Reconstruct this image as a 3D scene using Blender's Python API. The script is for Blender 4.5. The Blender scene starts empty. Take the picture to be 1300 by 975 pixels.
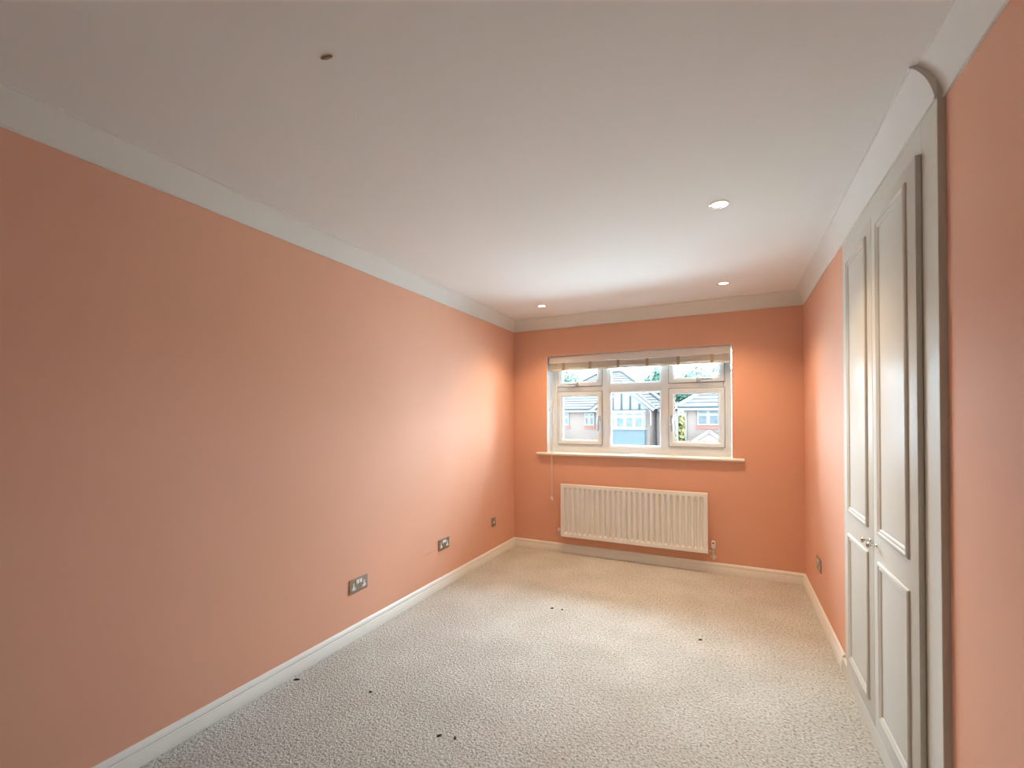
import bpy, bmesh, math, random
from mathutils import Vector, Matrix

scene = bpy.context.scene
COL = scene.collection
random.seed(7)

# ------------------------------------------------------------------ camera
D, XL, XR, XN = 4.399, -2.080, 0.548, 0.567      # far wall, left wall, right wall, near right wall
YB = -4.20                                       # unseen wall behind the camera, set far back to dim the near end
ZC, ZK, PC = 2.400, 2.286, 0.060                 # ceiling, cornice foot, cornice projection
H = 1.349
F_PX, CX, CY = 574.30, 642.27, 527.50
yaw, pitch, roll = 0.45934, 0.00897, -0.00162
cam_d = bpy.data.cameras.new('camera')
cam = bpy.data.objects.new('camera', cam_d)
COL.objects.link(cam)
cam_d.sensor_fit = 'HORIZONTAL'
cam_d.sensor_width = 36.0
cam_d.lens = F_PX / 1300 * 36
cam_d.shift_x = (650 - CX) / 1300
cam_d.shift_y = (CY - 487.5) / 1300
cam_d.clip_start = 0.02
cam_d.clip_end = 500
Fv = Vector((-math.sin(yaw) * math.cos(pitch), math.cos(yaw) * math.cos(pitch), math.sin(pitch)))
Rv = Vector((math.cos(yaw), math.sin(yaw), 0))
Uv = Rv.cross(Fv)
R2 = math.cos(roll) * Rv + math.sin(roll) * Uv
U2 = -math.sin(roll) * Rv + math.cos(roll) * Uv
M = Matrix((R2, U2, -Fv)).transposed().to_4x4()
M.translation = Vector((0, 0, H))
cam.matrix_world = M
scene.camera = cam

# ------------------------------------------------------------------ world, sun, exposure
SKY = 40.0
world = bpy.data.worlds.new('world')
scene.world = world
world.use_nodes = True
bg = world.node_tree.nodes['Background']
bg.inputs[0].default_value = (0.72, 0.97, 1.20, 1)
bg.inputs[1].default_value = SKY

scene.cycles.max_bounces = 9
scene.cycles.diffuse_bounces = 4
scene.cycles.sample_clamp_indirect = 12.0
portal_d = bpy.data.lights.new('window_portal', 'AREA')
portal_d.shape = 'RECTANGLE'
portal_d.size, portal_d.size_y = 1.70, 0.98
portal_d.cycles.is_portal = True
portal = bpy.data.objects.new('window_portal', portal_d)
portal.location = (-0.84, 4.66, 1.505)
portal.rotation_euler = (math.radians(-90), 0, 0)
COL.objects.link(portal)

vs = scene.view_settings
vs.view_transform = 'Standard'
vs.look = 'None'
vs.exposure = 0.38
vs.gamma = 1.0
vs.use_curve_mapping = False
LAMP_W = 54.0

# ------------------------------------------------------------------ materials
def mat(name, col, rough=0.6, metal=0.0, noise=None, bump=None, spec=0.5, coat=0.0):
    """noise=(scale, amount) varies the colour; bump=(scale, strength, distance)."""
    m = bpy.data.materials.new(name)
    m.use_nodes = True
    nt = m.node_tree
    b = nt.nodes['Principled BSDF']
    b.inputs['Base Color'].default_value = (*col, 1)
    b.inputs['Roughness'].default_value = rough
    b.inputs['Metallic'].default_value = metal
    b.inputs['Specular IOR Level'].default_value = spec
    b.inputs['Coat Weight'].default_value = coat
    tc = nt.nodes.new('ShaderNodeTexCoord')
    if noise:
        n = nt.nodes.new('ShaderNodeTexNoise')
        n.inputs['Scale'].default_value = noise[0]
        n.inputs['Detail'].default_value = 4
        nt.links.new(tc.outputs['Object'], n.inputs['Vector'])
        r = nt.nodes.new('ShaderNodeValToRGB')
        a = noise[1]
        r.color_ramp.elements[0].position = 0.3
        r.color_ramp.elements[1].position = 0.7
        r.color_ramp.elements[0].color = (*[c * (1 - a) for c in col], 1)
        r.color_ramp.elements[1].color = (*[min(1, c * (1 + a)) for c in col], 1)
        nt.links.new(n.outputs['Fac'], r.inputs['Fac'])
        nt.links.new(r.outputs['Color'], b.inputs['Base Color'])
    if bump:
        n2 = nt.nodes.new('ShaderNodeTexNoise')
        n2.inputs['Scale'].default_value = bump[0]
        n2.inputs['Detail'].default_value = 3
        nt.links.new(tc.outputs['Object'], n2.inputs['Vector'])
        bp = nt.nodes.new('ShaderNodeBump')
        bp.inputs['Strength'].default_value = bump[1]
        bp.inputs['Distance'].default_value = bump[2]
        nt.links.new(n2.outputs['Fac'], bp.inputs['Height'])
        nt.links.new(bp.outputs['Normal'], b.inputs['Normal'])
    return m

PINK = (0.78, 0.415, 0.282)
M_pink = mat('salmon_emulsion', PINK, 0.62, noise=(1.3, 0.02), bump=(160, 0.12, 0.002), spec=0.05)
M_ceil = mat('ceiling_emulsion', (0.87, 0.865, 0.84), 0.8, noise=(0.9, 0.015), bump=(120, 0.08, 0.002), spec=0.2)
M_trim = mat('white_gloss_paint', (0.81, 0.78, 0.715), 0.35, noise=(6, 0.02))
M_cove = mat('white_cornice_paint', (0.80, 0.785, 0.735), 0.7, noise=(4, 0.015))
M_reveal = mat('white_reveal_paint', (0.82, 0.81, 0.78), 0.55, noise=(5, 0.015))
M_ward = mat('wardrobe_eggshell', (0.68, 0.645, 0.565), 0.38, noise=(3, 0.015), bump=(60, 0.03, 0.002), spec=0.045)
M_upvc = mat('white_upvc', (0.82, 0.86, 0.88), 0.28, noise=(8, 0.01))
M_rad = mat('radiator_enamel', (0.85, 0.84, 0.80), 0.32, noise=(5, 0.015))
M_plast = mat('white_plastic', (0.83, 0.82, 0.79), 0.35, noise=(20, 0.02))
M_nickel = mat('brushed_nickel', (0.36, 0.31, 0.25), 0.38, metal=0.75, noise=(60, 0.08))
M_chrome = mat('polished_chrome', (0.68, 0.68, 0.66), 0.16, metal=1.0, noise=(30, 0.03))
M_handle = mat('white_handle_lacquer', (0.52, 0.56, 0.60), 0.15, noise=(20, 0.02))
M_shade_line = mat('grey_shade_line', (0.30, 0.30, 0.30), 0.7, noise=(40, 0.1))  # grey that paints the shade lines at the sash edges
M_dark = mat('dark_slot', (0.03, 0.026, 0.024), 0.6, noise=(30, 0.1))
M_blind = mat('blind_slat_cream', (0.72, 0.64, 0.53), 0.45, noise=(12, 0.03))
M_valance = mat('blind_valance_white', (0.80, 0.74, 0.69), 0.45, noise=(10, 0.02))
M_tape = mat('blind_tape_tan', (0.42, 0.32, 0.19), 0.9, noise=(80, 0.15))
M_cord = mat('blind_cord_cream', (0.80, 0.70, 0.60), 0.8, noise=(100, 0.08))
M_fluff = mat('dark_fluff', (0.055, 0.045, 0.035), 0.95, noise=(200, 0.3))
M_stub = mat('brown_stub', (0.42, 0.33, 0.23), 0.8, noise=(150, 0.2))

def glass_mat():
    m = bpy.data.materials.new('window_glass')
    m.use_nodes = True
    nt = m.node_tree
    nt.nodes.remove(nt.nodes['Principled BSDF'])
    out = nt.nodes['Material Output']
    t = nt.nodes.new('ShaderNodeBsdfTransparent')
    t.inputs[0].default_value = (0.96, 0.985, 0.98, 1)
    g = nt.nodes.new('ShaderNodeBsdfGlossy')
    g.inputs['Roughness'].default_value = 0.02
    lw = nt.nodes.new('ShaderNodeFresnel')
    lw.inputs['IOR'].default_value = 1.35
    mx = nt.nodes.new('ShaderNodeMixShader')
    nt.links.new(lw.outputs[0], mx.inputs[0])
    nt.links.new(t.outputs[0], mx.inputs[1])
    nt.links.new(g.outputs[0], mx.inputs[2])
    nt.links.new(mx.outputs[0], out.inputs['Surface'])
    return m
M_glass = glass_mat()

def emit_mat(name, col, s):
    m = bpy.data.materials.new(name)
    m.use_nodes = True
    b = m.node_tree.nodes['Principled BSDF']
    b.inputs['Base Color'].default_value = (*col, 1)
    b.inputs['Emission Color'].default_value = (*col, 1)
    b.inputs['Emission Strength'].default_value = s
    return m
M_lamp = emit_mat('warm_led_lens', (1.0, 0.93, 0.76), 14.0)

def carpet_mat():
    m = bpy.data.materials.new('beige_twist_carpet')
    m.use_nodes = True
    nt = m.node_tree
    N, L = nt.nodes, nt.links
    b = N['Principled BSDF']
    b.inputs['Roughness'].default_value = 0.95
    b.inputs['Specular IOR Level'].default_value = 0.1
    b.inputs['Sheen Weight'].default_value = 0.15
    tc = N.new('ShaderNodeTexCoord')
    vo = N.new('ShaderNodeTexVoronoi')
    vo.inputs['Scale'].default_value = 100
    L.new(tc.outputs['Object'], vo.inputs['Vector'])
    no = N.new('ShaderNodeTexNoise')
    no.inputs['Scale'].default_value = 84
    no.inputs['Detail'].default_value = 7
    no.inputs['Roughness'].default_value = 0.68
    L.new(tc.outputs['Object'], no.inputs['Vector'])
    big = N.new('ShaderNodeTexNoise')
    big.inputs['Scale'].default_value = 3.2
    big.inputs['Detail'].default_value = 5
    L.new(tc.outputs['Object'], big.inputs['Vector'])
    r1 = N.new('ShaderNodeValToRGB')
    e = r1.color_ramp.elements
    e[0].position, e[0].color = 0.36, (0.26, 0.225, 0.165, 1)
    e[1].position, e[1].color = 0.58, (0.74, 0.715, 0.64, 1)
    k = r1.color_ramp.elements.new(0.45)
    k.color = (0.57, 0.54, 0.475, 1)
    L.new(no.outputs['Fac'], r1.inputs['Fac'])
    r2 = N.new('ShaderNodeValToRGB')
    e = r2.color_ramp.elements
    e[0].position, e[0].color = 0.35, (0.88, 0.87, 0.85, 1)
    e[1].position, e[1].color = 0.65, (1.0, 1.0, 1.0, 1)
    L.new(big.outputs['Fac'], r2.inputs['Fac'])
    mx = N.new('ShaderNodeMix')
    mx.data_type = 'RGBA'
    mx.blend_type = 'MULTIPLY'
    mx.inputs['Factor'].default_value = 1.0
    L.new(r1.outputs['Color'], mx.inputs['A'])
    L.new(r2.outputs['Color'], mx.inputs['B'])
    L.new(mx.outputs['Result'], b.inputs['Base Color'])
    ad = N.new('ShaderNodeMath')
    ad.operation = 'ADD'
    sc = N.new('ShaderNodeMath')
    sc.operation = 'MULTIPLY'
    sc.inputs[1].default_value = 0.5
    L.new(vo.outputs['Distance'], sc.inputs[0])
    L.new(sc.outputs[0], ad.inputs[0])
    L.new(no.outputs['Fac'], ad.inputs[1])
    bp = N.new('ShaderNodeBump')
    bp.inputs['Strength'].default_value = 1.0
    bp.inputs['Distance'].default_value = 0.009
    L.new(ad.outputs[0], bp.inputs['Height'])
    L.new(bp.outputs['Normal'], b.inputs['Normal'])
    return m
M_carpet = carpet_mat()

def brick_mat(name, c1, c2, mortar, bw, rh, vertical=True, ms=0.012):
    m = bpy.data.materials.new(name)
    m.use_nodes = True
    nt = m.node_tree
    N, L = nt.nodes, nt.links
    b = N['Principled BSDF']
    b.inputs['Roughness'].default_value = 0.85
    b.inputs['Specular IOR Level'].default_value = 0.05
    tc = N.new('ShaderNodeTexCoord')
    sp = N.new('ShaderNodeSeparateXYZ')
    cb = N.new('ShaderNodeCombineXYZ')
    L.new(tc.outputs['Object'], sp.inputs[0])
    ad = N.new('ShaderNodeMath')
    L.new(sp.outputs['X'], ad.inputs[0])
    L.new(sp.outputs['Y'], ad.inputs[1])
    L.new(ad.outputs[0], cb.inputs['X'])
    L.new(sp.outputs['Z'], cb.inputs['Y'])
    br = N.new('ShaderNodeTexBrick')
    br.inputs['Scale'].default_value = 1.0
    br.inputs['Brick Width'].default_value = bw
    br.inputs['Row Height'].default_value = rh
    br.inputs['Mortar Size'].default_value = ms
    br.inputs['Color1'].default_value = (*c1, 1)
    br.inputs['Color2'].default_value = (*c2, 1)
    br.inputs['Mortar'].default_value = (*mortar, 1)
    L.new(cb.outputs[0], br.inputs['Vector'])
    L.new(br.outputs['Color'], b.inputs['Base Color'])
    return m
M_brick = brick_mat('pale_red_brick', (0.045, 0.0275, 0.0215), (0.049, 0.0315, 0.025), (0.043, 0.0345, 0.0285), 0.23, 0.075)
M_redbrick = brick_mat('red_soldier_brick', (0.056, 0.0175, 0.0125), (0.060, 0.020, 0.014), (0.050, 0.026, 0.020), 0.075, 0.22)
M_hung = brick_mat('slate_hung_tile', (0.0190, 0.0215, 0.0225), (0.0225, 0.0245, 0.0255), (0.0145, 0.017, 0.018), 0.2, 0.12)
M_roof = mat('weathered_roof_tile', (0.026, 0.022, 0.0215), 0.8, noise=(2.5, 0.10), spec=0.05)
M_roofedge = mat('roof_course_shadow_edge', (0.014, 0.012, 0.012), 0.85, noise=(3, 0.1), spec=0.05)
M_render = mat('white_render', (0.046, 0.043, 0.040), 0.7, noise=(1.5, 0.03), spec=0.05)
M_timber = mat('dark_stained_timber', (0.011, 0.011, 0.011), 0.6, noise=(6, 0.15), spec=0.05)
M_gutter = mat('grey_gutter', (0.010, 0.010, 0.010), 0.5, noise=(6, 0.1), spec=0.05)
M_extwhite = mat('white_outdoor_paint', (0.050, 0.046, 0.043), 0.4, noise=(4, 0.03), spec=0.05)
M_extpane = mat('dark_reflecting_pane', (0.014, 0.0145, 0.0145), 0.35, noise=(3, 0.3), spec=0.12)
M_ground = mat('pale_street_paving', (0.60, 0.59, 0.56), 0.9, noise=(0.6, 0.15))
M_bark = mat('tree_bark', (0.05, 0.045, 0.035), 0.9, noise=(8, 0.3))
def leaf_mat(name, col):
    m = mat(name, col, 0.7, noise=(1.7, 0.35), spec=0.05)
    m.node_tree.nodes['Principled BSDF'].inputs['Subsurface Weight'].default_value = 0.0
    return m
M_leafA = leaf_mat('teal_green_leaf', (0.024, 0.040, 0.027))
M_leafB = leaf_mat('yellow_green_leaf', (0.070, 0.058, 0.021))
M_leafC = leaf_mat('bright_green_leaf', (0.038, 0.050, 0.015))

# ------------------------------------------------------------------ mesh helpers
def link(name, bm, m, parent=None, smooth=False, mats=None):
    bmesh.ops.recalc_face_normals(bm, faces=bm.faces)
    me = bpy.data.meshes.new(name)
    bm.to_mesh(me)
    bm.free()
    for mm in (mats or [m]):
        me.materials.append(mm)
    if smooth:
        for p in me.polygons:
            p.use_smooth = True
        try:
            me.set_sharp_from_angle(angle=math.radians(38))
        except Exception:
            pass
    o = bpy.data.objects.new(name, me)
    COL.objects.link(o)
    if parent is not None:
        o.parent = parent
        o.matrix_parent_inverse = Matrix.Translation(-parent_loc(parent))
    return o

def parent_loc(p):
    # things are Empties at their base; meshes carry their shape in room coordinates
    return p.location.copy() if p.type == 'EMPTY' else Vector((0, 0, 0))

def bx(bm, x0, x1, y0, y1, z0, z1, bevel=0.0, seg=2):
    c = [bm.verts.new((x, y, z)) for z in (z0, z1) for (x, y) in ((x0, y0), (x1, y0), (x1, y1), (x0, y1))]
    fs = [bm.faces.new([c[i] for i in q]) for q in ((0, 3, 2, 1), (4, 5, 6, 7), (0, 1, 5, 4), (1, 2, 6, 5), (2, 3, 7, 6), (3, 0, 4, 7))]
    if bevel > 0:
        es = list({e for f in fs for e in f.edges})
        bmesh.ops.bevel(bm, geom=es, offset=bevel, segments=seg, affect='EDGES', profile=0.5)
    return fs

def box(name, x0, x1, y0, y1, z0, z1, m, parent=None, bevel=0.0, seg=2):
    bm = bmesh.new()
    bx(bm, min(x0, x1), max(x0, x1), min(y0, y1), max(y0, y1), z0, z1, bevel, seg)
    return link(name, bm, m, parent, smooth=bevel > 0)

def sweep(bm, prof, fa, fb):
    """closed profile [(d, z)...] between two end sections fa(d, z), fb(d, z)."""
    A = [bm.verts.new(fa(d, z)) for d, z in prof]
    B = [bm.verts.new(fb(d, z)) for d, z in prof]
    n = len(prof)
    for i in range(n):
        j = (i + 1) % n
        bm.faces.new((A[i], A[j], B[j], B[i]))
    bm.faces.new(A)
    bm.faces.new(B[::-1])

def ring(bm, a0, a1, b0, b1, prof, fn):
    """mitred rectangular moulding: profile points (inset, height); fn(a, b, h) -> xyz."""
    L = []
    for (i, h) in prof:
        L.append([bm.verts.new(fn(a, b, h)) for a, b in ((a0 + i, b0 + i), (a1 - i, b0 + i), (a1 - i, b1 - i), (a0 + i, b1 - i))])
    n = len(L)
    for k in range(n):
        q = (k + 1) % n
        for c in range(4):
            e = (c + 1) % 4
            bm.faces.new((L[k][c], L[k][e], L[q][e], L[q][c]))

def lathe(bm, prof, mtx, seg=20):
    """prof [(r, h)...] revolved round local Z, then placed by mtx."""
    rows = []
    for r, h in prof:
        if r < 1e-6:
            rows.append([bm.verts.new(mtx @ Vector((0, 0, h)))])
        else:
            rows.append([bm.verts.new(mtx @ Vector((r * math.cos(2 * math.pi * k / seg), r * math.sin(2 * math.pi * k / seg), h))) for k in range(seg)])
    for a, b in zip(rows, rows[1:]):
        for k in range(seg):
            l = (k + 1) % seg
            if len(a) == 1 and len(b) > 1:
                bm.faces.new((a[0], b[l], b[k]))
            elif len(b) == 1 and len(a) > 1:
                bm.faces.new((a[k], a[l], b[0]))
            elif len(a) > 1:
                bm.faces.new((a[k], a[l], b[l], b[k]))

def tube(bm, pts, r, seg=8):
    pts = [Vector(p) for p in pts]
    rows = []
    for i, p in enumerate(pts):
        t = (pts[min(i + 1, len(pts) - 1)] - pts[max(i - 1, 0)]).normalized()
        u = t.cross(Vector((0, 1, 0.02)))
        if u.length < 1e-3:
            u = t.cross(Vector((1, 0, 0)))
        u.normalize()
        v = t.cross(u)
        rr = r[i] if isinstance(r, (list, tuple)) else r
        rows.append([bm.verts.new(p + rr * (math.cos(2 * math.pi * k / seg) * u + math.sin(2 * math.pi * k / seg) * v)) for k in range(seg)])
    for a, b in zip(rows, rows[1:]):
        for k in range(seg):
            l = (k + 1) % seg
            bm.faces.new((a[k], a[l], b[l], b[k]))
    bm.faces.new(rows[0][::-1])
    bm.faces.new(rows[-1])

def T(x, y, z, axis='Z'):
    m = Matrix.Translation((x, y, z))
    if axis == '-X':
        m = m @ Matrix.Rotation(-math.pi / 2, 4, 'Y')
    elif axis == 'X':
        m = m @ Matrix.Rotation(math.pi / 2, 4, 'Y')
    elif axis == '-Y':
        m = m @ Matrix.Rotation(math.pi / 2, 4, 'X')
    elif axis == '-Z':
        m = m @ Matrix.Rotation(math.pi, 4, 'X')
    return m

def tag(o, label, cat, group=None):
    o['label'] = label
    o['category'] = cat
    if group:
        o['group'] = group
    return o

def struct(o, label=None):
    o['kind'] = 'structure'
    if label:
        o['label'] = label
    return o

def thing(name, label, cat, loc, group=None):
    o = bpy.data.objects.new(name, None)
    o.empty_display_size = 0.1
    o.location = loc
    COL.objects.link(o)
    if cat:
        tag(o, label, cat, group)
    return o

# ------------------------------------------------------------------ room shell
WX0, WX1, WZ0, WZ1 = -1.699, 0.018, 0.985, 2.001     # window opening
WT = 0.30
o = box('floor', XL - 0.2, 1.25, YB - 0.2, D + WT, -0.25, 0.0, M_carpet)
struct(o, 'beige twist pile carpet')
o = box('ceiling', XL - 0.2, 1.25, YB - 0.2, D + WT, ZC, ZC + 0.3, M_ceil)
struct(o, 'plain white painted ceiling')

def wall_left_mat():
    m = M_pink.copy()
    m.name = 'salmon_emulsion_scuffed'
    nt = m.node_tree
    N, L = nt.nodes, nt.links
    b = N['Principled BSDF']
    src = b.inputs['Base Color'].links[0].from_socket
    tc = [n for n in N if n.type == 'TEX_COORD'][0]
    mp = N.new('ShaderNodeMapping')
    mp.vector_type = 'TEXTURE'
    mp.inputs['Location'].default_value = (XL, 2.86, 0.318)
    mp.inputs['Rotation'].default_value = (math.radians(3), 0, 0)
    mp.inputs['Scale'].default_value = (1.0, 0.10, 0.010)
    L.new(tc.outputs['Object'], mp.inputs['Vector'])
    ln = N.new('ShaderNodeVectorMath')
    ln.operation = 'LENGTH'
    L.new(mp.outputs['Vector'], ln.inputs[0])
    r = N.new('ShaderNodeMapRange')
    r.inputs['From Min'].default_value = 0.3
    r.inputs['From Max'].default_value = 1.2
    r.inputs['To Min'].default_value = 0.16
    r.inputs['To Max'].default_value = 0.0
    L.new(ln.outputs['Value'], r.inputs['Value'])
    mx = N.new('ShaderNodeMix')
    mx.data_type = 'RGBA'
    mx.inputs['B'].default_value = (0.25, 0.18, 0.16, 1)
    L.new(r.outputs['Result'], mx.inputs['Factor'])
    L.new(src, mx.inputs['A'])
    L.new(mx.outputs['Result'], b.inputs['Base Color'])
    return m
struct(box('wall_left', XL - 0.2, XL, YB - 0.2, D + WT, 0, ZC, wall_left_mat()), 'salmon pink wall')
struct(box('wall_back', XL - 0.2, 1.25, YB - 0.2, YB, 0, ZC, M_pink), 'salmon pink wall')

bm = bmesh.new()
f1 = bx(bm, XL - 0.2, WX0, D, D + WT, 0, ZC)
f2 = bx(bm, WX1, 1.25, D, D + WT, 0, ZC)
f3 = bx(bm, WX0, WX1, D, D + WT, WZ1, ZC)
f4 = bx(bm, WX0, WX1, D, D + WT, 0, WZ0)
for f in (f1[3], f2[5], f3[0], f4[1]):
    f.material_index = 1
o = link('wall_window', bm, None, mats=[M_pink, M_reveal])
struct(o, 'salmon pink wall around the window')

YW0, YW1 = 1.738, 2.985                              # wardrobe recess
bm = bmesh.new()
bx(bm, XR, 1.25, YW1, D, 0, ZC)
bx(bm, XN, 1.25, YB, YW0, 0, ZC)
bx(bm, 1.16, 1.25, YW0, YW1, 0, ZC)
struct(link('wall_right', bm, M_pink), 'salmon pink wall either side of the wardrobe')

# skirting (torus with groove) and coved cornice
SK = [(0, 0), (0.018, 0), (0.018, 0.052), (0.0165, 0.054), (0.0165, 0.057), (0.0125, 0.060), (0.0125, 0.0625), (0.0155, 0.066),
      (0.0145, 0.074), (0.0105, 0.083), (0.006, 0.0885), (0, 0.0895)]
CV = [(0, ZC), (PC + 0.002, ZC), (PC + 0.002, ZC - 0.006), (PC - 0.004, ZC - 0.0065)]
for k in range(0, 11):
    a = math.radians(90 * k / 10)
    # shallow concave curve from ceiling lip to wall lip
    t = k / 10
    CV.append((0.005 + (PC - 0.010) * (0.45 * (1 - t) + 0.55 * (1 - math.sin(a))), ZC - 0.008 - (ZC - ZK - 0.016) * (0.45 * t + 0.55 * (1 - math.cos(a)))))
CV += [(0.007, ZK + 0.006), (0.007, ZK), (0, ZK)]

def runs(name, prof, fa, fb, m, label):
    bm = bmesh.new()
    sweep(bm, prof, fa, fb)
    return struct(link(name, bm, m, smooth=True), label)

runs('baseboard_left', SK, lambda d, z: (XL + d, YB, z), lambda d, z: (XL + d, D - d, z), M_trim, 'white moulded skirting board')
runs('baseboard_window', SK, lambda d, z: (XL + d, D - d, z), lambda d, z: (XR - d, D - d, z), M_trim, 'white moulded skirting board')
runs('baseboard_right', SK, lambda d, z: (XR - d, YW1 - 0.005, z), lambda d, z: (XR - d, D - d, z), M_trim, 'white moulded skirting board')
runs('baseboard_near', SK, lambda d, z: (XN - d, YB, z), lambda d, z: (XN - d, YW0 - 0.002, z), M_trim, 'white moulded skirting board')
runs('trim_1', CV, lambda d, z: (XL + d, YB, z), lambda d, z: (XL + d, D - d, z), M_cove, 'white coved ceiling cornice')
runs('trim_2', CV, lambda d, z: (XL + d, D - d, z), lambda d, z: (XR - d, D - d, z), M_cove, 'white coved ceiling cornice')
runs('trim_3', CV, lambda d, z: (XR - d, YW0, z), lambda d, z: (XR - d, D - d, z), M_cove, 'white coved ceiling cornice')
runs('trim_4', CV, lambda d, z: (XN - d, YB, z), lambda d, z: (XN - d, YW0, z), M_cove, 'white coved ceiling cornice')

# ------------------------------------------------------------------ window
YF = D + 0.150
win = thing('window_1', None, None, (-0.84, YF, 1.0))
struct(win, 'white framed window with side casements and top-hung lights')
FX0, FX1, FZ0, FZ1 = -1.692, 0.012, 1.009, 1.999
C1, C2, C3, C4 = -1.628, -1.164, -0.513, -0.045      # casement openings
MZ0, MZ1 = 1.640, 1.690                              # transom
fy = lambda a, b, h: (a, YF - h, b)
bm = bmesh.new()
ring(bm, FX0, FX1, FZ0, FZ1, [(0, -0.07), (0, 0), (0.062, 0), (0.068, -0.006), (0.068, -0.07)], fy)
for xa, xb in ((FX0 + 0.02, C2 + 0.004), (C3 - 0.004, FX1 - 0.02)):
    bx(bm, xa, xb, YF + 0.003, YF + 0.069, FZ0 + 0.03, 1.099)
bx(bm, FX0 + 0.002, FX1 - 0.002, YF - 0.008, YF, FZ0, FZ0 + 0.030)
link('outer_frame', bm, M_upvc, win)
for x0, x1 in ((C2, -1.093), (-0.582, C3)):
    box('mullion', x0 - 0.004, x1 + 0.004, YF - 0.001, YF + 0.07, FZ0 + 0.05, FZ1 - 0.05, M_upvc, win, 0.005)
for x0, x1 in ((FX0 + 0.05, C2 + 0.004), (-1.097, -0.578), (C3 - 0.004, FX1 - 0.05)):
    box('transom', x0, x1, YF, YF + 0.07, MZ0 - 0.010, MZ1 + 0.012, M_upvc, win, 0.005)

SASH = [(-0.004, -0.04), (-0.004, 0.010), (0.001, 0.016), (0.030, 0.016), (0.036, 0.012), (0.046, 0.0), (0.046, -0.04)]
def handle(bm, x, z, dx, dz):
    bx(bm, x - 0.014, x + 0.014, YF - 0.034, YF - 0.014, z - 0.026, z + 0.026, 0.004)
    tube(bm, [(x, YF - 0.020, z), (x, YF - 0.045, z), (x + dx * 0.3, YF - 0.052, z + dz * 0.3),
              (x + dx * 0.7, YF - 0.050, z + dz * 0.7), (x + dx, YF - 0.046, z + dz)], [0.011, 0.013, 0.013, 0.012, 0.009], 10)

def casement(x0, x1, z0, z1, hx, hz, dx, dz):
    bm = bmesh.new()
    ring(bm, x0, x1, z0, z1, SASH, fy)
    s = link('casement', bm, M_upvc, win)
    bm = bmesh.new()
    ring(bm, x0, x1, z0, z1, [(-0.009, -0.004), (-0.009, 0.003), (-0.004, 0.003), (-0.004, -0.004)], fy)
    ring(bm, x0, x1, z0, z1, [(0.0455, -0.012), (0.0455, -0.004), (0.049, -0.004), (0.049, -0.012)], fy)
    link('shade_line', bm, M_shade_line, s)  # thin grey rings added to draw shade lines round sash and pane
    box('pane', x0 + 0.042, x1 - 0.042, YF + 0.020, YF + 0.024, z0 + 0.042, z1 - 0.042, M_glass, s)
    bm = bmesh.new()
    handle(bm, hx, hz, dx, dz)
    link('handle', bm, M_handle, s, smooth=True)
casement(C1, C2, 1.097, 1.632, C2 - 0.022, 1.360, -0.004, -0.125)
casement(C3, C4, 1.097, 1.632, C3 + 0.022, 1.360, 0.004, -0.125)
casement(C1, C2, 1.697, FZ1 - 0.055, (C1 + C2) / 2 - 0.02, 1.716, -0.120, 0.004)
casement(C3, C4, 1.697, FZ1 - 0.055, (C3 + C4) / 2 + 0.02, 1.716, 0.120, 0.004)
BEAD = [(0, -0.035), (0, 0.0), (0.006, 0.0), (0.020, -0.016), (0.020, -0.035)]
for z0, z1 in ((1.072, MZ0 - 0.008), (MZ1 + 0.010, FZ1 - 0.064)):
    bm = bmesh.new()
    ring(bm, -1.090, -0.585, z0, z1, [(i, h - 0.002) for i, h in BEAD], fy)
    s = link('glazing_bead', bm, M_upvc, win)
    box('pane', -1.074, -0.601, YF + 0.026, YF + 0.030, z0 + 0.016, z1 - 0.016, M_glass, s)
# sill board with bull-nosed front
bm = bmesh.new()
bx(bm, WX0 + 0.001, WX1 - 0.001, D - 0.001, YF + 0.07, WZ0, 1.009)
prof = [(D + 0.0, 0.981), (D - 0.022, 0.981), (D - 0.030, 0.984), (D - 0.035, 0.990), (D - 0.036, 0.996), (D - 0.034, 1.003), (D - 0.028, 1.0075), (D - 0.020, 1.009), (D + 0.0, 1.009)]
sweep(bm, prof, lambda d, z: (-1.806, d, z), lambda d, z: (0.112, d, z))
link('window_sill', bm, M_trim, win, smooth=True)

# ------------------------------------------------------------------ venetian blind, raised
yb = D + 0.026
bl = thing('venetian_blind', 'raised cream slatted blind with tan tapes and white valance in the window', 'blind', (-0.83, yb, 1.93))
bm = bmesh.new()
VP = [(0, 1.995), (0.012, 1.995), (0.013, 1.989), (0.009, 1.984), (0.009, 1.941), (0.012, 1.936), (0.012, 1.929), (0, 1.929)]
sweep(bm, VP, lambda d, z: (-1.686, yb + 0.012 - d, z), lambda d, z: (0.015, yb + 0.012 - d, z))
link('valance', bm, M_valance, bl)
box('head_rail', -1.682, 0.010, yb + 0.014, yb + 0.066, 1.948, 1.990, M_valance, bl, 0.002, 1)
sl = None
for k in range(13):
    z = 1.9235 - k * 0.0043
    if sl is None:
        bm = bmesh.new()
        xs = (-1.678, 0.006)
        secs = [(yb + 0.012 + 0.05 * t / 6, 0.003 * (1 - (t / 3 - 1) ** 2)) for t in range(7)]
        pr = [(y, z + h) for y, h in secs] + [(y, z + h + 0.003) for y, h in secs[::-1]]
        sweep(bm, pr, lambda d, q: (xs[0], d, q), lambda d, q: (xs[1], d, q))
        sl = link('slat', bm, M_blind, bl)
    else:
        c = sl.copy()
        COL.objects.link(c)
        c.location.z = -k * 0.0043
box('bottom_rail', -1.679, 0.007, yb + 0.010, yb + 0.064, 1.853, 1.869, M_blind, bl, 0.003)
tp = None
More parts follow.
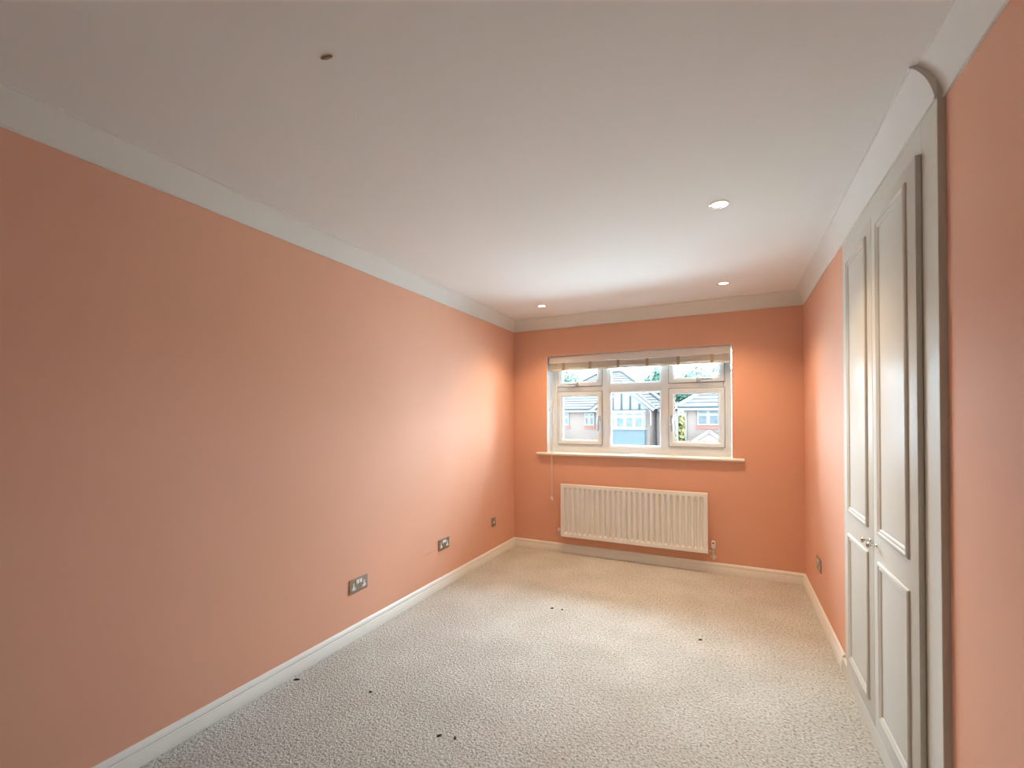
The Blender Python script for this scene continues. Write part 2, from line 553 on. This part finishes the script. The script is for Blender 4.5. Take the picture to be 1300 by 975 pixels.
for x in (-1.532, -1.251, -0.972, -0.698, -0.422, -0.141):
    if tp is None:
        tp = box('ladder_tape', x - 0.012, x + 0.012, yb + 0.0075, yb + 0.0095, 1.851, 1.929, M_tape, bl)
        tx = x
    else:
        c = tp.copy()
        COL.objects.link(c)
        c.location.x = x - tx
for k, (dx, zt) in enumerate(((-0.005, 0.560), (0.006, 0.545))):
    bm = bmesh.new()
    xe = -1.634 + dx
    tube(bm, [(-1.586 + dx, yb + 0.006, 1.929), (-1.590 + dx, yb + 0.003, 1.85), (-1.603 + dx, D + 0.004, 1.55), (-1.622 + dx, D - 0.028, 1.12),
              (xe, D - 0.0405, 1.012), (xe, D - 0.0405, 0.98), (xe - dx * 0.3, D - 0.039, 0.80), (xe, D - 0.0385, zt)], 0.0026, 6)
    link('cord', bm, M_cord, bl, smooth=True)
    bm = bmesh.new()
    lathe(bm, [(0, 0.028), (0.003, 0.028), (0.004, 0.022), (0.0085, 0.008), (0.009, 0.002), (0.006, -0.004), (0, -0.005)], T(xe, D - 0.0385, zt - 0.02), 14)
    link('tassel', bm, M_plast, bl, smooth=True)

cl = thing('cord_cleat', 'tiny white cord cleat screwed to the left window reveal', 'cleat', (WX0, 4.467, 1.455))
bm = bmesh.new()
bx(bm, WX0, WX0 + 0.012, 4.460, 4.474, 1.440, 1.470, 0.002)
link('cleat_post', bm, M_plast, cl, smooth=True)
bm = bmesh.new()
tube(bm, [(WX0 + 0.016, 4.467, 1.415), (WX0 + 0.012, 4.467, 1.440), (WX0 + 0.012, 4.467, 1.470), (WX0 + 0.016, 4.467, 1.495)], [0.003, 0.005, 0.005, 0.003], 8)
link('cleat_horn', bm, M_plast, cl, smooth=True)

st = thing('sill_key', 'small white plastic key with flat end lying on the window sill', 'window key', (-0.78, 4.46, 1.009))
bm = bmesh.new()
tube(bm, [(-0.880, 4.505, 1.014), (-0.84, 4.487, 1.0135), (-0.790, 4.463, 1.0135)], [0.0035, 0.005, 0.005], 8)
link('key_shaft', bm, M_plast, st, smooth=True)
box('key_grip', -0.793, -0.735, 4.438, 4.470, 1.009, 1.019, M_plast, st, 0.004)

# ------------------------------------------------------------------ radiator
RX0, RX1, RZ0, RZ1 = -1.527, -0.175, 0.176, 0.704
RYF = D - 0.082
rad = thing('panel_radiator', 'white fluted panel radiator under the window', 'radiator', ((RX0 + RX1) / 2, D - 0.05, RZ0))
nR = 26
marg = 0.026
pitch_r = (RX1 - RX0 - 2 * marg) / nR
xs = [RX0 + 0.004]
prof_x = [0.0, 0.20, 0.27, 0.34, 0.66, 0.73, 0.80]
hx = [0.0, 0.0, 0.35, 1.0, 1.0, 0.35, 0.0]
X, HX = [RX0 + 0.004], [0.0]
for k in range(nR):
    for t, h in zip(prof_x, hx):
        X.append(RX0 + marg + (k + t) * pitch_r)
        HX.append(h)
X.append(RX1 - 0.004)
HX.append(0.0)
Zs = [RZ0 + 0.004, RZ0 + 0.034, RZ0 + 0.041, RZ0 + 0.052, RZ0 + 0.30, RZ1 - 0.052, RZ1 - 0.041, RZ1 - 0.034, RZ1 - 0.004]
HZ = [0, 0, 0.4, 1, 1, 1, 0.4, 0, 0]
bm = bmesh.new()
G = [[bm.verts.new((x, RYF + 0.016 * h * hz, z)) for x, h in zip(X, HX)] for z, hz in zip(Zs, HZ)]
for a, b in zip(G, G[1:]):
    for i in range(len(X) - 1):
        bm.faces.new((a[i], a[i + 1], b[i + 1], b[i]))
link('front_panel', bm, M_rad, rad, smooth=True)
bm = bmesh.new()
ring(bm, RX0, RX1, RZ0, RZ1, [(0.005, 0.0), (0.0, -0.005), (0.0, -0.018), (0.005, -0.018)], lambda a, b, h: (a, RYF - h, b))
link('rim', bm, M_rad, rad, smooth=True)
box('convector_body', RX0 + 0.02, RX1 - 0.02, RYF + 0.020, D - 0.022, RZ0 + 0.02, RZ1 - 0.02, M_rad, rad, 0.004)
for x in (RX0 + 0.25, RX1 - 0.25):
    box('mounting_bracket', x - 0.02, x + 0.02, D - 0.024, D - 0.001, RZ0 + 0.05, RZ1 - 0.05, M_rad, rad)
# thermostatic valve (right)
vx, vy = -0.134, D - 0.052
bm = bmesh.new()
lathe(bm, [(0, 0.290), (0.010, 0.290), (0.016, 0.286), (0.0185, 0.278), (0.0185, 0.232), (0.016, 0.224), (0.014, 0.222), (0, 0.222)], T(vx, vy, 0), 20)
v = link('valve_head', bm, M_plast, rad, smooth=True)
bm = bmesh.new()
bx(bm, vx - 0.006, vx + 0.006, vy - 0.0205, vy - 0.017, 0.266, 0.278, 0.001)
link('setting_mark', bm, M_dark, v)
bm = bmesh.new()
lathe(bm, [(0, 0.222), (0.012, 0.222), (0.013, 0.216), (0.0095, 0.213), (0.0095, 0.190), (0.012, 0.188), (0.012, 0.176), (0.0075, 0.174), (0.0075, 0.128), (0, 0.128)], T(vx, vy, 0), 16)
tube(bm, [(vx, vy, 0.200), (RX1 - 0.012, vy, 0.200)], 0.0095, 12)
link('valve_body', bm, M_chrome, rad, smooth=True)
bm = bmesh.new()
lathe(bm, [(0, 0.024), (0.010, 0.023), (0.019, 0.016), (0.021, 0.004), (0.020, 0), (0, 0)], T(vx, D, 0.132, '-Y'), 18)
tube(bm, [(vx, vy, 0.130), (vx, vy + 0.006, 0.126), (vx, D, 0.126)], 0.0075, 10)
link('pipe_collar', bm, M_plast, rad, smooth=True)
# lockshield valve (left)
lx, ly = -1.556, D - 0.052
bm = bmesh.new()
lathe(bm, [(0, 0.255), (0.008, 0.255), (0.0105, 0.250), (0.0105, 0.222), (0, 0.222)], T(lx, ly, 0), 16)
link('lockshield_cap', bm, M_plast, rad, smooth=True)
bm = bmesh.new()
lathe(bm, [(0, 0.222), (0.009, 0.222), (0.009, 0.190), (0.012, 0.186), (0.012, 0.170), (0.008, 0.165), (0, 0.164)], T(lx, ly, 0), 16)
tube(bm, [(lx, ly, 0.200), (RX0 + 0.012, ly, 0.200)], 0.0095, 12)
tube(bm, [(lx, ly, 0.172), (lx, D, 0.172)], 0.0075, 12)
link('lockshield_body', bm, M_chrome, rad, smooth=True)

# ------------------------------------------------------------------ fitted wardrobe
DF = 0.531                                            # door face
wd = thing('fitted_wardrobe', 'cream double-door fitted wardrobe with panel mouldings and small knobs', 'wardrobe', (XR, 2.36, 0))
DZ0, DZ1 = 0.078, 2.186
box('frame_stile', XR, XR + 0.06, YW0, 1.862, 0, ZC, M_ward, wd, 0.0015, 1)
box('frame_stile', XR, XR + 0.06, 2.858, YW1, 0, ZC, M_ward, wd, 0.0015, 1)
box('frame_header', XR, XR + 0.06, 1.862, 2.858, DZ1 - 0.006, ZC, M_ward, wd)
box('plinth', DF + 0.0015, XR + 0.06, 1.858, 2.980, 0, DZ0 - 0.003, M_ward, wd, 0.001, 1)
box('carcass', XR + 0.061, 1.15, YW0 + 0.01, YW1 - 0.01, 0, ZK, M_ward, wd)
MO = [(0, -0.001), (0, 0.004), (0.004, 0.0085), (0.010, 0.0100), (0.014, 0.0085), (0.018, 0.0055), (0.022, 0.0065), (0.026, 0.0060), (0.032, 0.001), (0.032, -0.001)]
fx = lambda a, b, h: (DF - h, a, b)
for y0, y1, p0, p1, ky in ((1.857, 2.3535, 1.935, 2.279, 2.312), (2.3565, 2.862, 2.430, 2.785, 2.400)):
    dr = box('door', DF, XR - 0.001, y0, y1, DZ0, DZ1, M_ward, wd, 0.002, 2)
    dr['label'] = 'cream wardrobe door with two moulded panels'
    for z0, z1 in ((0.884, 2.137), (0.150, 0.781)):
        bm = bmesh.new()
        ring(bm, p0, p1, z0, z1, MO, fx)
        link('panel_moulding', bm, M_ward, dr, smooth=True)
    bm = bmesh.new()
    lathe(bm, [(0, 0), (0.009, 0), (0.009, 0.002), (0.0045, 0.004), (0.0040, 0.018), (0.006, 0.021), (0.012, 0.024), (0.0135, 0.028), (0.012, 0.032), (0.006, 0.0345), (0, 0.035)],
          T(DF, ky, 0.836, '-X'), 20)
    k = link('knob', bm, M_chrome, dr, smooth=True)
    k['label'] = 'small round chrome knob'

# ------------------------------------------------------------------ wall sockets
def sock(name, label, cat, side, yc, zc, w, double=True, group=None):
    x = XL if side > 0 else XR
    s = side
    t = thing(name, label, cat, (x, yc, zc), group)
    def slab(nm, y0, y1, z0, z1, h0, h1, m, par, bev=0.0):
        return box(nm, x + s * h0, x + s * h1, yc + y0, yc + y1, zc + z0, zc + z1, m, par, bev)
    pl = slab('face_plate', -w / 2, w / 2, -0.043, 0.043, 0.0, 0.006, M_nickel, t, 0.0015)
    if double:
        for q in (-0.0135, 0.0135):
            slab('switch_rocker', q - 0.0115, q + 0.0115, 0.008, 0.032, 0.006, 0.0100, M_plast, t, 0.002)
        for q in (-1, 1):
            c = q * w * 0.285
            bm = bmesh.new()
            bx(bm, min(x + s * 0.006, x + s * 0.0085), max(x + s * 0.006, x + s * 0.0085), yc + c - 0.0065, yc + c + 0.0065, zc - 0.012, zc + 0.016, 0.001)
            bx(bm, min(x + s * 0.006, x + s * 0.0085), max(x + s * 0.006, x + s * 0.0085), yc + c - 0.017, yc + c + 0.017, zc - 0.025, zc - 0.011, 0.001)
            ins = link('socket_insert', bm, M_plast, t)
            bm = bmesh.new()
            for (a0, a1, b0, b1) in ((-0.002, 0.002, 0.003, 0.011), (-0.0145, -0.008, -0.020, -0.016), (0.008, 0.0145, -0.020, -0.016)):
                bx(bm, min(x + s * 0.0083, x + s * 0.0088), max(x + s * 0.0083, x + s * 0.0088), yc + c + a0, yc + c + a1, zc + b0, zc + b1)
            link('pin_slots', bm, M_dark, ins)
    else:
        bm = bmesh.new()
        lathe(bm, [(0, 0.006), (0.0125, 0.006), (0.0125, 0.009), (0.008, 0.010), (0.005, 0.010), (0.005, 0.007), (0, 0.007)], T(x, yc, zc - 0.004, 'X' if s > 0 else '-X'), 18)
        link('aerial_outlet', bm, M_plast, t, smooth=True)
    for q in (-1, 1):
        bm = bmesh.new()
        lathe(bm, [(0, 0.0068), (0.0028, 0.0066), (0.0032, 0.006), (0, 0.006)], T(x, yc + q * (w / 2 - 0.009), zc + 0.001, 'X' if s > 0 else '-X'), 10)
        link('fixing_screw', bm, M_chrome, t)
    return t
sock('double_socket', 'brushed metal double socket on the left wall, nearest the camera', 'socket', 1, 2.125, 0.326, 0.152)
sock('double_socket', 'brushed metal double socket midway along the left skirting, beside a scuff', 'socket', 1, 3.064, 0.346, 0.152)
sock('aerial_socket', 'small square metal aerial socket on the left wall near the far corner', 'socket', 1, 3.925, 0.347, 0.086, False)
sock('double_socket', 'brushed metal double socket on the right wall between window wall and wardrobe', 'socket', -1, 3.752, 0.352, 0.165)

# ------------------------------------------------------------------ downlights
def downlight(x, y, label):
    t = thing('downlight', label, 'downlight', (x, y, ZC), 'recessed ceiling downlights')
    bm = bmesh.new()
    lathe(bm, [(0.0445, 0.0), (0.0445, 0.003), (0.041, 0.0055), (0.036, 0.005), (0.033, 0.002), (0.0325, -0.0005)], T(x, y, ZC, '-Z'), 36)
    link('bezel', bm, M_chrome, t, smooth=True)
    bm = bmesh.new()
    lathe(bm, [(0.033, 0.0004), (0.024, 0.0022), (0.010, 0.003), (0, 0.0032)], T(x, y, ZC, '-Z'), 32)
    link('lamp_lens', bm, M_lamp, t, smooth=True)
    ld = bpy.data.lights.new('downlight_beam', 'SPOT')
    ld.energy = LAMP_W
    ld.color = (1.0, 0.70, 0.42)
    ld.shadow_soft_size = 0.03
    ld.spot_size = math.radians(116)
    ld.spot_blend = 1.0
    lo = bpy.data.objects.new('downlight_beam', ld)
    lo.location = (0, 0, -0.012)
    COL.objects.link(lo)
    lo.parent = t
downlight(-0.042, 2.434, 'lit round ceiling downlight furthest from the window, in line with the wardrobe')
downlight(-0.037, 3.870, 'lit round ceiling downlight by the window wall, nearer the wardrobe corner')
downlight(-1.554, 3.895, 'lit round ceiling downlight by the window wall, nearer the left corner')

# small marks: stub on the ceiling, crumbs on the carpet
def lump(name, loc, sx, sy, sz, rot, m, seed):
    r = random.Random(seed)
    bm = bmesh.new()
    bmesh.ops.create_icosphere(bm, subdivisions=2, radius=1.0)
    c, s = math.cos(rot), math.sin(rot)
    for v in bm.verts:
        k = 1 + r.uniform(-0.28, 0.28)
        x, y, z = v.co.x * sx * k, v.co.y * sy * k, v.co.z * sz * k
        v.co = Vector((loc[0] + x * c - y * s, loc[1] + x * s + y * c, loc[2] + z))
    return link(name, bm, m, None, smooth=True)
tag(lump('ceiling_stub', (-1.039, 0.936, ZC - 0.003), 0.017, 0.0055, 0.004, 0.25, M_stub, 3), 'small brown stub stuck on the bare ceiling', 'ceiling mark')
crumbs = [
    ((-2.020, 1.632), 0.016, 0.0045, 0.6, 'curled dark crumb on the carpet right beside the left skirting board'),
    ((-1.600, 1.720), 0.008, 0.004, 0.3, 'tiny dark crumb on the carpet between skirting crumb and the front pair'),
    ((-1.117, 1.612), 0.010, 0.005, 0.9, 'left crumb of the dark pair on the front carpet'),
    ((-1.049, 1.630), 0.011, 0.005, 2.2, 'right crumb of the dark pair on the front carpet'),
    ((-1.143, 3.049), 0.012, 0.005, 0.5, 'left crumb of the small pair on the pale carpet towards the window'),
    ((-1.070, 3.057), 0.008, 0.006, 1.4, 'right crumb of the small pair on the pale carpet towards the window'),
    ((-0.168, 3.011), 0.011, 0.005, 0.4, 'single small crumb on the pale carpet on the wardrobe side'),
]
for i, ((cx, cy), a, b, r, lab) in enumerate(crumbs):
    tag(lump('carpet_crumb', (cx, cy, 0.003), a, b, 0.0045, r, M_fluff, 20 + i), lab, 'crumb', 'dark crumbs on the carpet')

# ------------------------------------------------------------------ outside
GZ = -2.75
o = box('ground', -70, 60, D + WT + 0.02, 110, GZ - 0.4, GZ, M_ground)
struct(o, 'pale street outside')

def quad_roof(bm, a0, a1, b0, b1, n, th):
    """stepped tile courses between eave edge a0-a1 and upper edge b0-b1."""
    a0, a1, b0, b1 = map(Vector, (a0, a1, b0, b1))
    nrm = (a1 - a0).cross(b0 - a0).normalized()
    if nrm.z < 0:
        nrm = -nrm
    for k in range(n):
        t0, t1 = k / n, (k + 1.12) / n
        p = [a0.lerp(b0, t0), a1.lerp(b1, t0), a1.lerp(b1, min(1, t1)), a0.lerp(b0, min(1, t1))]
        lo = [p[0] + nrm * th, p[1] + nrm * th, p[2] + nrm * 0.01, p[3] + nrm * 0.01]
        V = [bm.verts.new(v) for v in lo]
        W = [bm.verts.new(v) for v in (p[0], p[1])]
        bm.faces.new(V)
        f = bm.faces.new((W[0], W[1], V[1], V[0]))
        f.material_index = 1

def roof_part(name, quads, par):
    bm = bmesh.new()
    for q in quads:
        quad_roof(bm, *q)
    bmesh.ops.remove_doubles(bm, verts=bm.verts, dist=1e-5)
    o = link(name, bm, None, par, mats=[M_roof, M_roofedge])
    return o

def bar(bm, p, q, w, h):
    """beam of width w (in the facade) and depth h from p to q lying in a plane y = const."""
    p, q = Vector(p), Vector(q)
    t = (q - p).normalized()
    s = t.cross(Vector((0, 1, 0))) * (w / 2)
    d = Vector((0, h, 0))
    V = [bm.verts.new(v) for v in (p - s, p + s, p + s + d, p - s + d, q - s, q + s, q + s + d, q - s + d)]
    for f in ((0, 1, 2, 3), (4, 7, 6, 5), (0, 4, 5, 1), (1, 5, 6, 2), (2, 6, 7, 3), (3, 7, 4, 0)):
        bm.faces.new([V[i] for i in f])

def ext_window(par, x0, x1, z0, z1, y, cols, top=0.30):
    """white outdoor window: frame part with panes as sub-parts."""
    bm = bmesh.new()
    ring(bm, x0, x1, z0, z1, [(0, -0.06), (0, 0.05), (0.06, 0.05), (0.06, -0.06)], lambda a, b, h: (a, y - h, b))
    w = (x1 - x0) / cols
    zt = z1 - (z1 - z0) * top
    for k in range(1, cols):
        bx(bm, x0 + w * k - 0.05, x0 + w * k + 0.05, y - 0.045, y + 0.05, z0 + 0.05, z1 - 0.05)
    bx(bm, x0 + 0.05, x1 - 0.05, y - 0.044, y + 0.05, zt - 0.04, zt + 0.04)
    f = link('window', bm, M_extwhite, par)
    for k in range(cols):
        xa, xb = x0 + w * k + 0.05, x0 + w * (k + 1) - 0.05
        for za, zb in ((z0 + 0.05, zt - 0.035), (zt + 0.035, z1 - 0.05)):
            box('pane', xa, xb, y + 0.0, y + 0.02, za, zb, M_extpane, f)
            bm = bmesh.new()
            ring(bm, xa, xb, za, zb, [(0, -0.01), (0, 0.022), (0.045, 0.022), (0.045, -0.01)], lambda a, b, h: (a, y - h, b))
            link('pane_frame', bm, M_extwhite, f)
    return f

# --- house with the half-timbered gable
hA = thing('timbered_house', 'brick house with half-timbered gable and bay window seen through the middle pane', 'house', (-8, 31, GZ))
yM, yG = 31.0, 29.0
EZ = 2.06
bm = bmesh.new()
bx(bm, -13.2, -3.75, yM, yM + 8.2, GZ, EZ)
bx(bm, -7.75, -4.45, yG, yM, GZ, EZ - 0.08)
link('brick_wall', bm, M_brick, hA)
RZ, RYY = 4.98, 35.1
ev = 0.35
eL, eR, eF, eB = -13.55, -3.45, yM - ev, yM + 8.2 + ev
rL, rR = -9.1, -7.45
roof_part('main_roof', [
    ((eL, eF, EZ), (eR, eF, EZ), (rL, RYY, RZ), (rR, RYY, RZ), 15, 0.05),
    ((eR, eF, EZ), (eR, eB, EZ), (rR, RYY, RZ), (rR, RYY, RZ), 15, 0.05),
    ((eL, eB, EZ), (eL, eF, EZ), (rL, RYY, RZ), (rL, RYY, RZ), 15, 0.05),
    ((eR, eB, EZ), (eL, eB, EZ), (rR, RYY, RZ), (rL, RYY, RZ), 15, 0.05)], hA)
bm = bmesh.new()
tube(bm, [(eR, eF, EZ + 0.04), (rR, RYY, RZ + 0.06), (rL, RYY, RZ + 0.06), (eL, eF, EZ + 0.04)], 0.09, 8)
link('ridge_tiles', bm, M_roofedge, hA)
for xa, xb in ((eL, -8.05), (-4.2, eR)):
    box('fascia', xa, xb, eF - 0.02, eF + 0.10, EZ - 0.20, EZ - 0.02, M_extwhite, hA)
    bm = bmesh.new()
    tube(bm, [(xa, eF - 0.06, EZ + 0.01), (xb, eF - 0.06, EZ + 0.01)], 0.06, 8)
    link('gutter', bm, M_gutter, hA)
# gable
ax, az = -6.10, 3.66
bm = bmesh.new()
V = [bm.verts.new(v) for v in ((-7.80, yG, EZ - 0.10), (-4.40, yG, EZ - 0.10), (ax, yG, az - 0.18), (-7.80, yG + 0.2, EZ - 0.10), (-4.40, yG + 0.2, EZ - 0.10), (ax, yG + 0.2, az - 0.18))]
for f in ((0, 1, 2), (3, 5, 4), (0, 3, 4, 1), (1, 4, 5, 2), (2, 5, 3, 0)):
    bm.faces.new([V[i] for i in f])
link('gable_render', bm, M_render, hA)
sl_ = (az - 1.97) / (ax + 4.15)
for x in (-7.25, -6.70, -6.15, -5.61, -5.05):
    zt = az - 0.42 - abs(x - ax) * 0.865
    bm = bmesh.new()
    bar(bm, (x, yG - 0.05, 1.86), (x, yG - 0.05, zt), 0.105, 0.10)
    link('gable_stud', bm, M_timber, hA)
bm = bmesh.new()
bx(bm, -7.60, -4.58, yG - 0.07, yG + 0.05, 1.83, 1.94)
link('gable_beam', bm, M_timber, hA)
for xe in (-8.06, -4.14):
    bm = bmesh.new()
    bar(bm, (xe, yG - 0.22, 1.93), (ax, yG - 0.22, az - 0.05), 0.20, 0.14)
    link('barge_board', bm, M_extwhite, hA)
    bm = bmesh.new()
    s = 0.11 if xe > ax else -0.11
    bar(bm, (xe + s * 0.4, yG - 0.26, 2.03), (ax, yG - 0.26, az + 0.08), 0.075, 0.20)
    link('verge_trim', bm, M_gutter, hA)
yk = eF + (az - EZ) / ((RZ - EZ) / (RYY - eF))
roof_part('gable_roof', [
    ((-8.10, yG - 0.22, 1.99), (-8.10, eF + 0.05, 1.99), (ax, yG - 0.22, az), (ax, yk, az), 8, 0.05),
    ((-4.12, yG - 0.22, 1.99), (-4.12, eF + 0.05, 1.99), (ax, yG - 0.22, az), (ax, yk, az), 8, 0.05)], hA)
# bay
yY = 28.3
bm = bmesh.new()
bx(bm, -6.95, -4.66, yY, yG, 0.74, 1.86)
bx(bm, -7.00, -4.60, yY - 0.10, yG, 1.80, 1.90)
bx(bm, -7.00, -4.60, yY - 0.08, yG, 0.72, 0.80)
link('bay_surround', bm, M_extwhite, hA)
ext_window(hA, -6.93, -4.68, 0.80, 1.80, yY - 0.06, 4, 0.28)
bm = bmesh.new()
bx(bm, -6.95, -4.64, yY + 0.02, yG, -0.95, 0.74)
link('hung_tile_apron', bm, M_hung, hA)
bm = bmesh.new()
tube(bm, [(-4.42, yG - 0.10, 1.93), (-4.36, yG - 0.12, 1.80), (-4.36, yG - 0.12, 1.0)], 0.045, 8)
link('bay_downpipe', bm, M_extwhite, hA)
bm = bmesh.new()
tube(bm, [(-3.95, eF - 0.04, EZ), (-4.30, yM - 0.12, 1.78), (-4.30, yM - 0.12, GZ)], 0.045, 8)
link('downpipe', bm, M_gutter, hA)
for x0, x1 in ((-11.05, -10.28), (-9.14, -8.44)):
    ext_window(hA, x0, x1, 0.92, 1.80, yM - 0.02, 2, 0.30)
    box('soldier_course', x0 - 0.05, x1 + 0.08, yM - 0.03, yM + 0.05, 0.68, 0.88, M_redbrick, hA)
bm = bmesh.new()
lp = [(-12.9, 0.12), (-10.2, -0.75)]
bar(bm, (-11.6, yM - 1.6, 0.55), (-9.6, yM - 1.6, -0.75), 0.16, 1.5)
link('porch_roof', bm, M_hung, hA)

# --- house on the right
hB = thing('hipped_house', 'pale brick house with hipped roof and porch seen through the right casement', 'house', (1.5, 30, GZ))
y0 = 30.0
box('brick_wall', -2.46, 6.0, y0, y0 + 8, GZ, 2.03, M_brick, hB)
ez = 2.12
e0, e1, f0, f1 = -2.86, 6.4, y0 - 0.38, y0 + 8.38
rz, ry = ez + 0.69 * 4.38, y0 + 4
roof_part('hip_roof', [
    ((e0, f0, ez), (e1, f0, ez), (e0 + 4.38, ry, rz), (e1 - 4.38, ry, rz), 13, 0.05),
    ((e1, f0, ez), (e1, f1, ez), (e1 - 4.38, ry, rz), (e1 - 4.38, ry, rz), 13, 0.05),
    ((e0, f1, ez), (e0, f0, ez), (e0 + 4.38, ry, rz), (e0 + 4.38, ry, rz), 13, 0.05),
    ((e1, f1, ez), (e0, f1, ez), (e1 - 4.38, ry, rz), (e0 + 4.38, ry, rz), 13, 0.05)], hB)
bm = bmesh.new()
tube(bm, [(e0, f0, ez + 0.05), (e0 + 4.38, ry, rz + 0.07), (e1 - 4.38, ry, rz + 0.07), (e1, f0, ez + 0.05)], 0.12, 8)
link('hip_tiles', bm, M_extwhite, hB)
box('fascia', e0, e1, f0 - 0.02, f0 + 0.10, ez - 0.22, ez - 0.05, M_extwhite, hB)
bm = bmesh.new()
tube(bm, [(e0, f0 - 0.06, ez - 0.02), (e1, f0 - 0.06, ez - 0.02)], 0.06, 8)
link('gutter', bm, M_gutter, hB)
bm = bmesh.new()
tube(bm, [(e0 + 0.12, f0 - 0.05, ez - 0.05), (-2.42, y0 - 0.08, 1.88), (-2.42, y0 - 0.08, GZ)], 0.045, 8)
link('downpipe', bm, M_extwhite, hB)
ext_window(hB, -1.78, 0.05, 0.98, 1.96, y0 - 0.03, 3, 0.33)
box('soldier_course', -1.86, 0.14, y0 - 0.03, y0 + 0.05, 0.74, 0.96, M_redbrick, hB)
px, pz, py = -1.05, 0.72, 28.0
roof_part('porch_roof', [
    ((-2.35, py, -0.18), (-2.35, y0, -0.18), (px, py, pz), (px, y0, pz), 6, 0.04),
    ((0.25, py, -0.18), (0.25, y0, -0.18), (px, py, pz), (px, y0, pz), 6, 0.04)], hB)
for xe in (-2.35, 0.25):
    bm = bmesh.new()
    bar(bm, (xe, py - 0.05, -0.24), (px, py - 0.05, pz - 0.04), 0.15, 0.1)
    link('porch_barge_board', bm, M_extwhite, hB)
bm = bmesh.new()
V = [bm.verts.new(v) for v in ((-2.2, py + 0.06, -0.2), (0.1, py + 0.06, -0.2), (px, py + 0.06, pz - 0.1))]
bm.faces.new(V)
r = bmesh.ops.extrude_face_region(bm, geom=bm.faces[:])
for v in [g for g in r['geom'] if isinstance(g, bmesh.types.BMVert)]:
    v.co.y += 0.12
link('porch_gable', bm, M_brick, hB)
box('porch_wall', -2.1, 0.0, py + 0.1, y0, GZ, -0.2, M_brick, hB)

# --- trees and hedges
def leafy(name, label, cx, cy, z0, z1, rx, ry, n, size, m, seed, trunk=True, group=None):
    r = random.Random(seed)
    t = thing(name, label, 'tree' if trunk else 'shrub', (cx, cy, GZ), group)
    blobs = []
    for k in range(11):
        a, q = r.uniform(0, 6.283), r.uniform(0, 0.75)
        blobs.append((cx + rx * q * math.cos(a), cy + ry * q * math.sin(a), r.uniform(z0 + (z1 - z0) * 0.22, z1 - (z1 - z0) * 0.22), r.uniform(0.26, 0.44)))
    bm = bmesh.new()
    for k in range(n):
        bxx, byy, bzz, s = blobs[k % 11]
        d = Vector((r.gauss(0, 1), r.gauss(0, 1), r.gauss(0, 1))).normalized() * (r.uniform(0.55, 1.0))
        c = Vector((bxx + d.x * s * rx * 1.2, byy + d.y * s * ry * 1.2, bzz + d.z * s * (z1 - z0) * 0.55))
        u = Vector((r.gauss(0, 1), r.gauss(0, 1), r.gauss(0, 1))).normalized()
        v = u.orthogonal().normalized()
        h = size * r.uniform(0.6, 1.3)
        q = [bm.verts.new(c + u * h), bm.verts.new(c + v * h * 0.55), bm.verts.new(c - u * h), bm.verts.new(c - v * h * 0.55)]
        bm.faces.new(q)
    f = link('foliage', bm, m, t)
    f['kind'] = 'stuff'
    bm = bmesh.new()
    top = z0 + (z1 - z0) * 0.55
    tube(bm, [(cx, cy, GZ), (cx + 0.1, cy, GZ + (top - GZ) * 0.5), (cx, cy, top)], [0.16, 0.12, 0.05] if trunk else [0.06, 0.05, 0.03], 8)
    for k in range(5):
        b = blobs[k]
        tube(bm, [(cx + 0.05, cy, GZ + (top - GZ) * 0.6), ((cx + b[0]) / 2, (cy + b[1]) / 2, (top + b[2]) / 2), (b[0], b[1], b[2])], [0.07, 0.045, 0.02], 6)
    link('trunk', bm, M_bark, t)
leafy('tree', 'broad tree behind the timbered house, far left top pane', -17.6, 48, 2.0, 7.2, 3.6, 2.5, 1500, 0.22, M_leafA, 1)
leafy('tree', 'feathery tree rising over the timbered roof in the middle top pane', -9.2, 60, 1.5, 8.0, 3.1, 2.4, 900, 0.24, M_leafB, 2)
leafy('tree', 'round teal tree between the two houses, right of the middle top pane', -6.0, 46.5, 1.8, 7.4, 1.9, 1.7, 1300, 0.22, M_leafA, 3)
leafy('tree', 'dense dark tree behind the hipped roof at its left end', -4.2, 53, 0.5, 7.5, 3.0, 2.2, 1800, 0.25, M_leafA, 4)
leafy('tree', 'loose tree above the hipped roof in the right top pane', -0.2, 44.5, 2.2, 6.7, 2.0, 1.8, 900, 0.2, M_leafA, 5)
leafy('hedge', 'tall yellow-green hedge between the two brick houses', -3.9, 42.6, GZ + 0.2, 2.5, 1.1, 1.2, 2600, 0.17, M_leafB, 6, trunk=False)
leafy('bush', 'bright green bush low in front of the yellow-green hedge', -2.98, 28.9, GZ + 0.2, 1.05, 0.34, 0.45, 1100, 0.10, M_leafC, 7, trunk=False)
